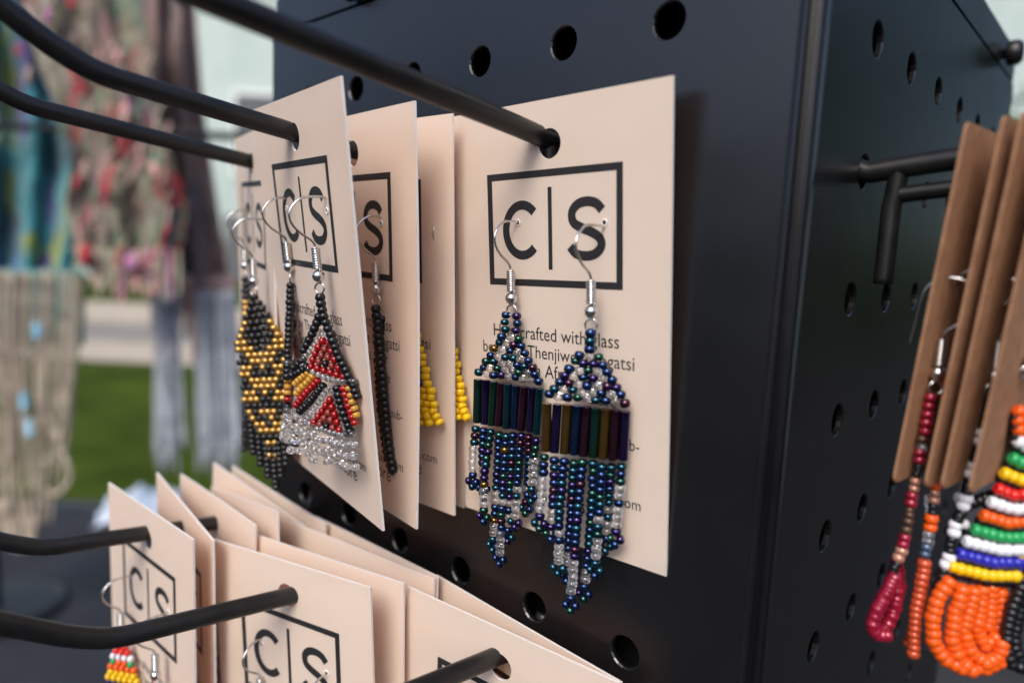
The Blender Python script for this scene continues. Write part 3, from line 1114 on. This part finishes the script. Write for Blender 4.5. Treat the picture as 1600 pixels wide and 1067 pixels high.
M['leg'] = material('table_leg_metal', (.2, .2, .2), .5, .8)

FW = Vector((-.672, .730, 0)).normalized()     # ahead of the camera, level
RT = Vector((FW.y, -FW.x, 0))                  # to its right
TZ = EYE + (ZBOT - .004) * U                   # table top


def local(a, b, z):
    """a metres right, b metres ahead of the camera, z metres over the lawn"""
    return RT * a + FW * b + Vector((0, 0, z))


table = thing('market_table', 'long table under a black cloth beneath the display tower', 'table', local(-.35, .5, 0))
tinv = Matrix.Translation(-local(-.35, .5, 0))
nx, ny = 46, 26
a0, a1, b0, b1 = -2.3, .75, -.25, 1.72
V, F = [], []
for j in range(ny + 1):
    for i in range(nx + 1):
        a = a0 + (a1 - a0) * i / nx
        b = b0 + (b1 - b0) * j / ny
        z = TZ - .003
        oa = max(a0 + .12 - a, 0) + max(a - (a1 - .12), 0)
        ob = max(b0 + .12 - b, 0) + max(b - (b1 - .12), 0)
        drop = min(.30, (oa + ob) * 3.2)
        rip = .012 * math.sin(a * 22) + .012 * math.sin(b * 19 + 1)
        a2 = min(max(a, a0 + .12), a1 - .12) + (math.copysign(1, a) * (.01 + rip * .6) if oa else 0)
        b2 = min(max(b, b0 + .12), b1 - .12) + (math.copysign(1, b - .5) * (.01 + rip) if ob else 0)
        V.append(tinv @ local(a2, b2, z - drop))
for j in range(ny):
    for i in range(nx):
        q = j * (nx + 1) + i
        F.append((q, q + 1, q + nx + 2, q + nx + 1))
obj('tablecloth', mesh('tablecloth', V, F, M['cloth'], True), table)
bx = box(a0 + .13, a1 - .13, b0 + .13, b1 - .13, TZ - .035, TZ - .006)
obj('table_top', mesh('table_top', [tinv @ local(*p) for p in bx[0]], bx[1], M['leg']), table)
for a in (a0 + .2, a1 - .2):
    for b in (b0 + .2, b1 - .2):
        lv = tube([tinv @ local(a, b, .005), tinv @ local(a, b, TZ - .035)], .016, 8)
        obj('leg', mesh('table_leg', *lv, M['leg'], True), table)

# ------------------------------------------------------------------ stand with scarves (blurred, behind at left)
DS = 1.15
stand = thing('scarf_stand', 'tall black metal stand carrying the scarves at far left', 'stand', view_point(-10, 800, DS))
so_ = stand.location.copy()


def rel(p):
    return Vector(p) - so_


base = view_point(-12, 870, DS)
base.z = TZ
obj('pole', mesh('pole', *tube([rel(base), rel(base + Vector((0, 0, 1.1)))], .010, 10), M['wire'], True), stand)
bt = base + Vector((0, 0, 1.07))
obj('crossbar', mesh('crossbar', *tube([rel(bt - RT * .2), rel(bt + RT * .55)], .008, 10), M['wire'], True), stand)
obj('crossbar', mesh('crossbar', *tube([rel(bt - RT * .2 + Vector((0, 0, -.28))), rel(bt + RT * .55 + Vector((0, 0, -.28)))], .006, 10), M['wire'], True), stand)
obj('base_plate', mesh('base_plate', *xf(lathe([(.10, 0), (.10, .008), (.09, .012), (.012, .014)], 24), Matrix.Translation(rel(base))), M['wire'], False), stand)


def yarn(name, c1, c2, scale=45):
    return vary(material(name, c1, .75, sheen=.2), c1, c2, scale, 2, .25)


YC = {
    'teal': yarn('yarn_teal', (.02, .24, .30), (.06, .44, .48)), 'blue': yarn('yarn_blue', (.03, .22, .46), (.10, .50, .62)),
    'lime': yarn('yarn_lime', (.42, .52, .10), (.22, .46, .26)), 'indigo': yarn('yarn_indigo', (.06, .06, .26), (.16, .20, .44)),
    'beige': yarn('yarn_beige', (.34, .27, .20), (.52, .43, .33)), 'olive': yarn('yarn_olive', (.28, .26, .16), (.44, .42, .30)),
    'red': yarn('yarn_red', (.56, .01, .025), (.34, .02, .04)), 'pink': yarn('yarn_pink', (.68, .32, .30), (.62, .42, .36)),
    'magenta': yarn('yarn_magenta', (.52, .12, .36), (.44, .26, .36)), 'brown': yarn('yarn_brown', (.12, .07, .055), (.24, .15, .12)),
    'rose': yarn('yarn_rose', (.38, .22, .19), (.50, .32, .28)), 'plum': yarn('yarn_plum', (.22, .17, .19), (.36, .28, .30)),
    'grey': yarn('yarn_grey', (.32, .35, .40), (.46, .49, .53)), 'sky': yarn('yarn_sky', (.24, .52, .72), (.40, .66, .80)),
    'dteal': yarn('yarn_dark_teal', (.012, .12, .13), (.04, .24, .24)), 'green': yarn('yarn_green', (.09, .28, .16), (.22, .38, .22)),
}


def textile(name, palette, cell, skew, thread):
    """woven patchwork: slanted cells of dyed yarn, thread ridges and darker gaps"""
    m = material(name, palette[0], .85, sheen=.25)
    nt = m.node_tree
    b = nt.nodes['Principled BSDF']
    tc = nt.nodes.new('ShaderNodeTexCoord')
    mp = nt.nodes.new('ShaderNodeMapping')
    mp.inputs['Rotation'].default_value = (0, skew, 0.4)
    mp.inputs['Scale'].default_value = (1.0, 1.0, .42)
    nt.links.new(tc.outputs['Object'], mp.inputs[0])
    nz = nt.nodes.new('ShaderNodeTexNoise')
    nz.inputs['Scale'].default_value = 14
    nz.inputs['Detail'].default_value = 3
    nt.links.new(tc.outputs['Object'], nz.inputs['Vector'])
    va = nt.nodes.new('ShaderNodeVectorMath')
    va.operation = 'MULTIPLY_ADD'
    va.inputs[1].default_value = (.05, .05, .05)
    nt.links.new(nz.outputs['Color'], va.inputs[0])
    nt.links.new(mp.outputs[0], va.inputs[2])
    vo = nt.nodes.new('ShaderNodeTexVoronoi')
    vo.inputs['Scale'].default_value = cell
    nt.links.new(va.outputs[0], vo.inputs['Vector'])
    sp = nt.nodes.new('ShaderNodeSeparateColor')
    nt.links.new(vo.outputs['Color'], sp.inputs[0])
    cr = nt.nodes.new('ShaderNodeValToRGB')
    cr.color_ramp.interpolation = 'CONSTANT'
    el = cr.color_ramp.elements
    el[0].color = (*palette[0], 1)
    el[1].position = 1 / len(palette)
    el[1].color = (*palette[1], 1)
    for k in range(2, len(palette)):
        e_ = el.new(k / len(palette))
        e_.color = (*palette[k], 1)
    nt.links.new(sp.outputs[0], cr.inputs[0])
    n2 = nt.nodes.new('ShaderNodeTexNoise')
    n2.inputs['Scale'].default_value = 130
    n2.inputs['Detail'].default_value = 2
    nt.links.new(mp.outputs[0], n2.inputs['Vector'])
    mx = nt.nodes.new('ShaderNodeMix')
    mx.data_type = 'RGBA'
    mx.blend_type = 'OVERLAY'
    mx.inputs[0].default_value = .8
    nt.links.new(cr.outputs[0], mx.inputs[6])
    nt.links.new(n2.outputs['Fac'], mx.inputs[7])
    nt.links.new(mx.outputs[2], b.inputs['Base Color'])
    wv = nt.nodes.new('ShaderNodeTexWave')
    wv.inputs['Scale'].default_value = thread
    wv.inputs['Distortion'].default_value = 2
    nt.links.new(va.outputs[0], wv.inputs['Vector'])
    bp = nt.nodes.new('ShaderNodeBump')
    bp.inputs['Strength'].default_value = .8
    bp.inputs['Distance'].default_value = .006
    nt.links.new(wv.outputs['Fac'], bp.inputs['Height'])
    nt.links.new(bp.outputs[0], b.inputs['Normal'])
    return m


def c(*v):
    return v


M['scarf_blue'] = textile('blue_woven_scarf', [(0.019, 0.186, 0.236), (0.031, 0.279, 0.322), (0.012, 0.112, 0.161), (0.025, 0.236, 0.285), (0.260, 0.322, 0.062), (0.012, 0.074, 0.105), (0.031, 0.174, 0.341), (0.087, 0.074, 0.260), (0.186, 0.310, 0.211)], 27, .75, 60)
M['scarf_multi'] = textile('multicoloured_woven_scarf', [(0.304, 0.277, 0.185), (0.363, 0.310, 0.231), (0.132, 0.112, 0.066), (0.238, 0.238, 0.145), (0.409, 0.026, 0.033), (0.436, 0.238, 0.211), (0.317, 0.284, 0.205), (0.079, 0.053, 0.040), (0.165, 0.251, 0.158), (0.363, 0.158, 0.277), (0.383, 0.330, 0.264), (0.198, 0.178, 0.112)], 32, -.6, 70)
M['scarf_rose'] = textile('dusty_rose_woven_scarf', [(0.288, 0.160, 0.136), (0.352, 0.224, 0.192), (0.208, 0.144, 0.152), (0.320, 0.192, 0.160), (0.240, 0.176, 0.200), (0.176, 0.112, 0.104)], 13, .2, 50)


def scarf(label, anchor):
    return thing('woven_scarf', label, 'scarf', anchor, None, 'fringed scarves on the stand')


def scarf_sheet(root, left, right, d, mat, fold, seed, name='woven_panel'):
    """left/right: matching bearings down the two selvedges; hung in folds, a few millimetres thick"""
    nu, nv = 44, 56
    Lp = smooth_path([Vector((x, y, 0)) for x, y in left], 10)
    Rp = smooth_path([Vector((x, y, 0)) for x, y in right], 10)
    def at_(P, t):
        q = t * (len(P) - 1)
        i_ = min(int(q), len(P) - 2)
        return P[i_].lerp(P[i_ + 1], q - i_)
    V, F = [], []
    for side in (0, 1):
        for j in range(nv + 1):
            t = j / nv
            a_, b_ = at_(Lp, t), at_(Rp, t)
            for i_ in range(nu + 1):
                u_ = i_ / nu
                p = a_.lerp(b_, u_)
                w_ = math.sin(u_ * fold * 6.28 + 1.3 * math.sin(t * 4 + seed)) * .018 + noise.noise((u_ * 5, t * 6, seed)) * .02
                p2 = view_point(p.x, p.y + 10 * noise.noise((u_ * 7, seed, 2)) * t, d + w_ + side * .004)
                V.append(p2 - root.location)
    n_ = (nu + 1) * (nv + 1)
    for j in range(nv):
        for i_ in range(nu):
            q = j * (nu + 1) + i_
            F.append((q, q + nu + 1, q + nu + 2, q + 1))
            F.append((n_ + q, n_ + q + 1, n_ + q + nu + 2, n_ + q + nu + 1))
    for j in range(nv):
        for i_ in (0, nu):
            q = j * (nu + 1) + i_
            F.append((q, q + nu + 1, n_ + q + nu + 1, n_ + q))
    for i_ in range(nu):
        for j in (0, nv):
            q = j * (nu + 1) + i_
            F.append((q, q + 1, n_ + q + 1, n_ + q))
    return obj(name, mesh(name, V, F, M[mat], True), root)


def nstrand(root, pts, kind, r=.0036, sub=5, name='fringe_strand'):
    P = [view_point(x, y, d) - root.location for x, y, d in pts]
    sp = smooth_path(P, sub)
    rad = [r * (1.12 if i % 2 else .82) for i in range(len(sp))]
    return obj(name, mesh(name, *tube(sp, r, 6, True, rad), YC[kind], True), root)


from mathutils import noise
random.seed(50)
n1 = scarf('turquoise and lime woven scarf with long beige fringe at far left', view_point(20, 300, 1.10))
scarf_sheet(n1, [(-70, -60), (-75, 200), (-60, 470)], [(75, -60), (120, 220), (118, 440)], 1.12, 'scarf_blue', 3, 3.0)
for i in range(34):
    t = i / 33
    x = -62 + 190 * t
    nstrand(n1, [(x, 420, 1.10), (x + 2, 460, 1.10), (x + random.uniform(-5, 5), random.uniform(490, 560), 1.10)], random.choice(['dteal', 'teal', 'dteal', 'olive']), .0030)
for i in range(56):
    x0 = random.uniform(-45, 128)
    xe = 22 + (x0 - 22) * .68 + random.uniform(-12, 12)
    ye = random.uniform(690, 850)
    dd = 1.09 + random.uniform(-.02, .02)
    nstrand(n1, [(x0, 425, dd), (x0 - 3, 520, dd), ((x0 + xe) / 2 + random.uniform(-6, 6), 640, dd), (xe, ye, dd)], 'beige' if random.random() < .8 else 'olive', .0021, 6)
for x, y0, y1 in ((58, 505, 528), (37, 615, 640), (45, 655, 682)):
    nstrand(n1, [(x, y0, 1.065), (x + 1, (y0 + y1) / 2, 1.065), (x + 2, y1, 1.065)], 'sky', .0065, 4, 'pendant_bead')
nstrand(n1, [(70, 640, 1.08), (96, 700, 1.08), (110, 740, 1.08), (98, 766, 1.08), (78, 770, 1.08), (64, 750, 1.08), (72, 715, 1.08)], 'beige', .0036)
for q in range(4):
    nstrand(n1, [(30 + 14 * q, 780, 1.08), (40 + 6 * q, 830, 1.08), (28 + 4 * q, 858, 1.08), (8 + 6 * q, 840, 1.08), (-6 + 9 * q, 780, 1.08)], 'beige', .0034)

n2 = scarf('multicoloured woven scarf with red, pink and olive patches', view_point(190, 200, 1.04))
scarf_sheet(n2, [(20, -60), (55, 90), (110, 230), (105, 330), (140, 425)], [(215, -60), (235, 100), (262, 230), (292, 330), (268, 450)], 1.05, 'scarf_multi', 2.5, 8.0)
for (x, y, kd, s) in ((132, 400, 'red', 20), (120, 285, 'red', 14), (28, 80, 'red', 12), (112, 5, 'red', 14), (165, 300, 'red', 13), (205, 410, 'magenta', 18), (185, 88, 'pink', 12), (195, 178, 'pink', 16),
                      (240, 265, 'pink', 13), (145, 350, 'brown', 20), (120, 60, 'brown', 18), (75, 25, 'magenta', 14), (45, 118, 'beige', 14)):
    p = view_point(x, y, 1.015) - n2.location
    m = s / 1083 * .99
    cm_ = Matrix.Translation(p) @ Matrix.Rotation(random.uniform(0, 3), 4, 'Y') @ Matrix.Diagonal((m * .8, m * .35, m * 1.2, 1))
    obj('tassel_knot', mesh('tassel_knot', *xf(lathe([(math.cos(D2R(a)), math.sin(D2R(a))) for a in range(-84, 85, 24)], 12), cm_), YC[kd], True), n2)
for i in range(60):
    x = 108 + 165 * random.random()
    y = random.uniform(60, 400)
    nstrand(n2, [(x, y, 1.02), (x + random.uniform(-14, 4), y + 16, 1.015), (x + random.uniform(-26, -4), y + random.uniform(30, 52), 1.02)], random.choice(['beige', 'olive', 'olive', 'beige', 'pink', 'brown', 'green', 'red']), .0022, 4)
for i in range(18):
    x = 140 + 8 * i + random.uniform(-4, 4)
    nstrand(n2, [(x, 390, 1.03), (x + 2, 420, 1.03), (x + random.uniform(-6, 6), random.uniform(440, 475), 1.03)], random.choice(['magenta', 'pink', 'beige', 'olive', 'rose']), .0030)

n3 = scarf('dusty rose woven scarf with long grey fringe', view_point(285, 250, 1.18))
scarf_sheet(n3, [(205, -60), (212, 160), (232, 330), (238, 450)], [(300, -60), (318, 160), (342, 330), (362, 470)], 1.19, 'scarf_rose', 2.5, 5.0)
for i in range(26):
    x0 = 236 + 128 * i / 25
    nstrand(n3, [(x0, 430, 1.18), (x0 + 2, 480, 1.18), (x0 + random.uniform(-4, 6), random.uniform(510, 570), 1.18)], random.choice(['rose', 'rose', 'plum']), .0030)
for i in range(84):
    x0 = random.choice([random.uniform(238, 278), random.uniform(300, 366), random.uniform(306, 368)])
    dd = 1.17 + random.uniform(-.02, .02)
    nstrand(n3, [(x0, 455, dd), (x0 + 4, 560, dd), (x0 + random.uniform(2, 18), random.uniform(690, 745), dd)], 'grey', .0021)

# crumpled pale blue cloth on the table edge
random.seed(9)
crn = thing('crumpled_cloth', 'crumpled pale blue cloth lying at the far table edge', 'cloth', local(-.80, 1.52, TZ))
from mathutils import noise
V, F = [], []
N = 30
for j in range(N + 1):
    for i in range(N + 1):
        a, b = i / N * 2 - 1, j / N * 2 - 1
        rr_ = max(0, 1 - (a * a + b * b) * .62)
        h = .06 * rr_ ** .6 * (0.65 + .9 * abs(noise.noise((a * 2.4, b * 2.4, 1)))) + .025 * noise.noise((a * 6, b * 6, 4)) * rr_
        V.append(RT * (a * .10 + .012 * noise.noise((b * 3, a * 3, 7))) + FW * (b * .08) + Vector((0, 0, max(.002, h))))
for j in range(N):
    for i in range(N):
        q = j * (N + 1) + i
        F.append((q, q + 1, q + N + 2, q + N + 1))
M['bluecloth'] = mat_simple('pale_blue_cloth', (.42, .52, .66), (.66, .72, .82), 30, .7)
obj('cloth_fold', mesh('cloth_fold', V, F, M['bluecloth'], True), crn)

# ------------------------------------------------------------------ ground, path, building, trees
def sheet(name, a0, a1, b0, b1, z, mat, nseg=1):
    V = [local(a0, b0, z), local(a1, b0, z), local(a1, b1, z), local(a0, b1, z)]
    return structure(obj(name, mesh(name, V, [(0, 1, 2, 3)], M[mat])))


sheet('ground', -150, 150, -150, 150, 0, 'grass')
sheet('added_paving', -9, 14, -16, 3.4, .006, 'added_asphalt')  # unseen ground added dark so the tower's lower faces reflect little
sheet('added_forecourt', -.5, 60, 3.4, 28, .008, 'added_asphalt')  # unseen sheet added so the right face mirrors dark ground, not pale path
sheet('pavement', -60, -.5, 7.3, 8.7, .02, 'path')
sheet('road', -60, -.5, 8.7, 10.6, .012, 'road')
sheet('pavement', -60, -.5, 10.6, 14.0, .02, 'path')

bo = local(-10, 23, 0)
bld = thing('mint_building', 'pale mint green building beyond the lawn behind the necklaces', 'building', bo)


def bpart(name, a0, a1, b0, b1, z0, z1, mat, parent=None):
    v, f = box(a0, a1, b0, b1, z0, z1)
    return obj(name, mesh(name, [local(*p) - bo for p in v], f, M[mat]), parent or bld)


bpart('wall', -26, 4, 23, 31, 0, 9.5, 'mint')
for k in range(6):
    a = -23 + 4.6 * k
    wn = bpart('window', a, a + 1.5, 22.93, 23.02, 3.6, 6.0, 'glass')
    bpart('frame', a - .12, a + 1.62, 22.90, 22.925, 6.0, 6.15, 'trim', wn)
    bpart('sill', a - .15, a + 1.65, 22.86, 22.925, 3.42, 3.58, 'trim', wn)
    bpart('frame', a - .12, a - .002, 22.90, 22.925, 3.6, 6.0, 'trim', wn)
    bpart('frame', a + 1.502, a + 1.62, 22.90, 22.925, 3.6, 6.0, 'trim', wn)
bpart('door', -9.6, -8.6, 22.93, 23.02, .05, 2.2, 'roof')
v, f = [(-26.4, 22.5, 9.5), (4.4, 22.5, 9.5), (4.4, 31.5, 9.5), (-26.4, 31.5, 9.5), (-26.4, 27, 12), (4.4, 27, 12)], [(0, 1, 5, 4), (2, 3, 4, 5), (0, 4, 3), (1, 2, 5), (0, 3, 2, 1)]
obj('roof', mesh('roof', [local(*p) - bo for p in v], f, M['roof']), bld)


bo2 = local(19, 30, 0)
sky_stand_in = thing('mint_building', 'pale building added in place of the sky patch at upper right', 'building', bo2)  # added where pale sky shows; its wall stands in for the sky


def bpart2(name, a0, a1, b0, b1, z0, z1, mat, parent=None):
    v, f = box(a0, a1, b0, b1, z0, z1)
    return obj(name, mesh(name, [local(*p) - bo2 for p in v], f, M[mat]), parent or sky_stand_in)


bpart2('wall', 17, 31, 30, 38, 0, 17, 'mint')
bpart2('roof', 16.6, 31.4, 29.6, 38.4, 17, 17.5, 'roof')
for k in range(8):
    a = 18 + 3.2 * (k % 4)
    z = 4 + 5 * (k // 4)
    wn = bpart2('window', a, a + 1.2, 29.93, 30.02, z, z + 2, 'glass')
    bpart2('sill', a - .1, a + 1.3, 29.86, 29.925, z - .16, z - .01, 'trim', wn)


def tree(label, a, b, h, rad, seed, nleaf=2600, group='trees around the lawn'):
    rnd = random.Random(seed)
    t = thing('tree', label, 'tree', local(a, b, 0), None, group)
    pts = [Vector((0, 0, 0)), Vector((.05, .02, h * .25)), Vector((-.05, .05, h * .5)), Vector((.03, 0, h * .8))]
    tr = [tube(smooth_path(pts, 4), .1, 8, True, [h * .035 * (1 - .06 * i) for i in range(13)])]
    for k in range(7):
        a2 = rnd.uniform(0, 6.28)
        z = h * rnd.uniform(.3, .65)
        d = Vector((math.cos(a2), math.sin(a2), .8)) * rad * .7
        tr.append(tube([Vector((0, 0, z)), Vector((0, 0, z)) + d * .5 + Vector((0, 0, -.1)), Vector((0, 0, z)) + d], .05, 6, True, [h * .014, h * .009, h * .003]))
    obj('trunk', mesh('trunk', *merge(tr), M['bark'], True), t)
    cl = []
    for k in range(26):
        while True:
            p = Vector((rnd.uniform(-1, 1), rnd.uniform(-1, 1), rnd.uniform(-1, 1)))
            if p.length < 1:
                break
        cl.append((Vector((p.x * rad, p.y * rad, h * .60 + p.z * h * .36)), rad * rnd.uniform(.25, .45)))
    V, F = [], []
    for k in range(nleaf):
        c, cr = rnd.choice(cl)
        p = Vector((rnd.gauss(0, 1), rnd.gauss(0, 1), rnd.gauss(0, 1))).normalized() * cr * rnd.uniform(.5, 1.05) + c
        s = rnd.uniform(.07, .16) * h / 6
        u_ = Vector((rnd.gauss(0, 1), rnd.gauss(0, 1), rnd.gauss(0, 1))).normalized()
        v_ = u_.orthogonal().normalized()
        n = len(V)
        V += [p - u_ * s, p + v_ * s * .5, p + u_ * s, p - v_ * s * .5]
        F.append((n, n + 1, n + 2, n + 3))
    obj('crown', mesh('crown', V, F, M['leaf']), t)
    return t


tree('dark green tree seen past the right edge of the tower', 6.25, 7.2, 3.9, 1.25, 1)

# unseen foliage added behind and right of the camera to darken the tower's reflections
def added_tree_screen(name, label, arcs, seed, nleaf):
    rnd = random.Random(seed)
    V, F = [], []
    for k in range(nleaf):
        a0_, a1_, d0, d1, h0, h1 = rnd.choice(arcs)
        t = rnd.random()
        an_ = D2R(a0_ + (a1_ - a0_) * t)
        d = rnd.uniform(d0, d1)
        hh = h1 * (.72 + .28 * math.sin(t * 37 + a0_) * math.sin(t * 13))
        z = h0 + (hh - h0) * rnd.random() ** .8
        p = Vector((math.sin(an_) * d, math.cos(an_) * d, z))
        s_ = rnd.uniform(.25, .55)
        u_ = Vector((rnd.gauss(0, 1), rnd.gauss(0, 1), rnd.gauss(0, 1))).normalized()
        v_ = u_.orthogonal().normalized()
        n = len(V)
        V += [p - u_ * s_, p + v_ * s_ * .6, p + u_ * s_, p - v_ * s_ * .6]
        F.append((n, n + 1, n + 2, n + 3))
    o = obj(name, mesh(name, V, F, M['leaf']))
    tag(o, label, 'trees', None, 'stuff')


added_tree_screen('added_tree_screen', 'unseen belt of trees added to darken the tower reflections', [(62, 262, 15, 19, 0, 5.2), (62, 262, 15, 19, 0, 5.2), (9, 62, 14, 18, 0, 10.5)], 77, 30000)
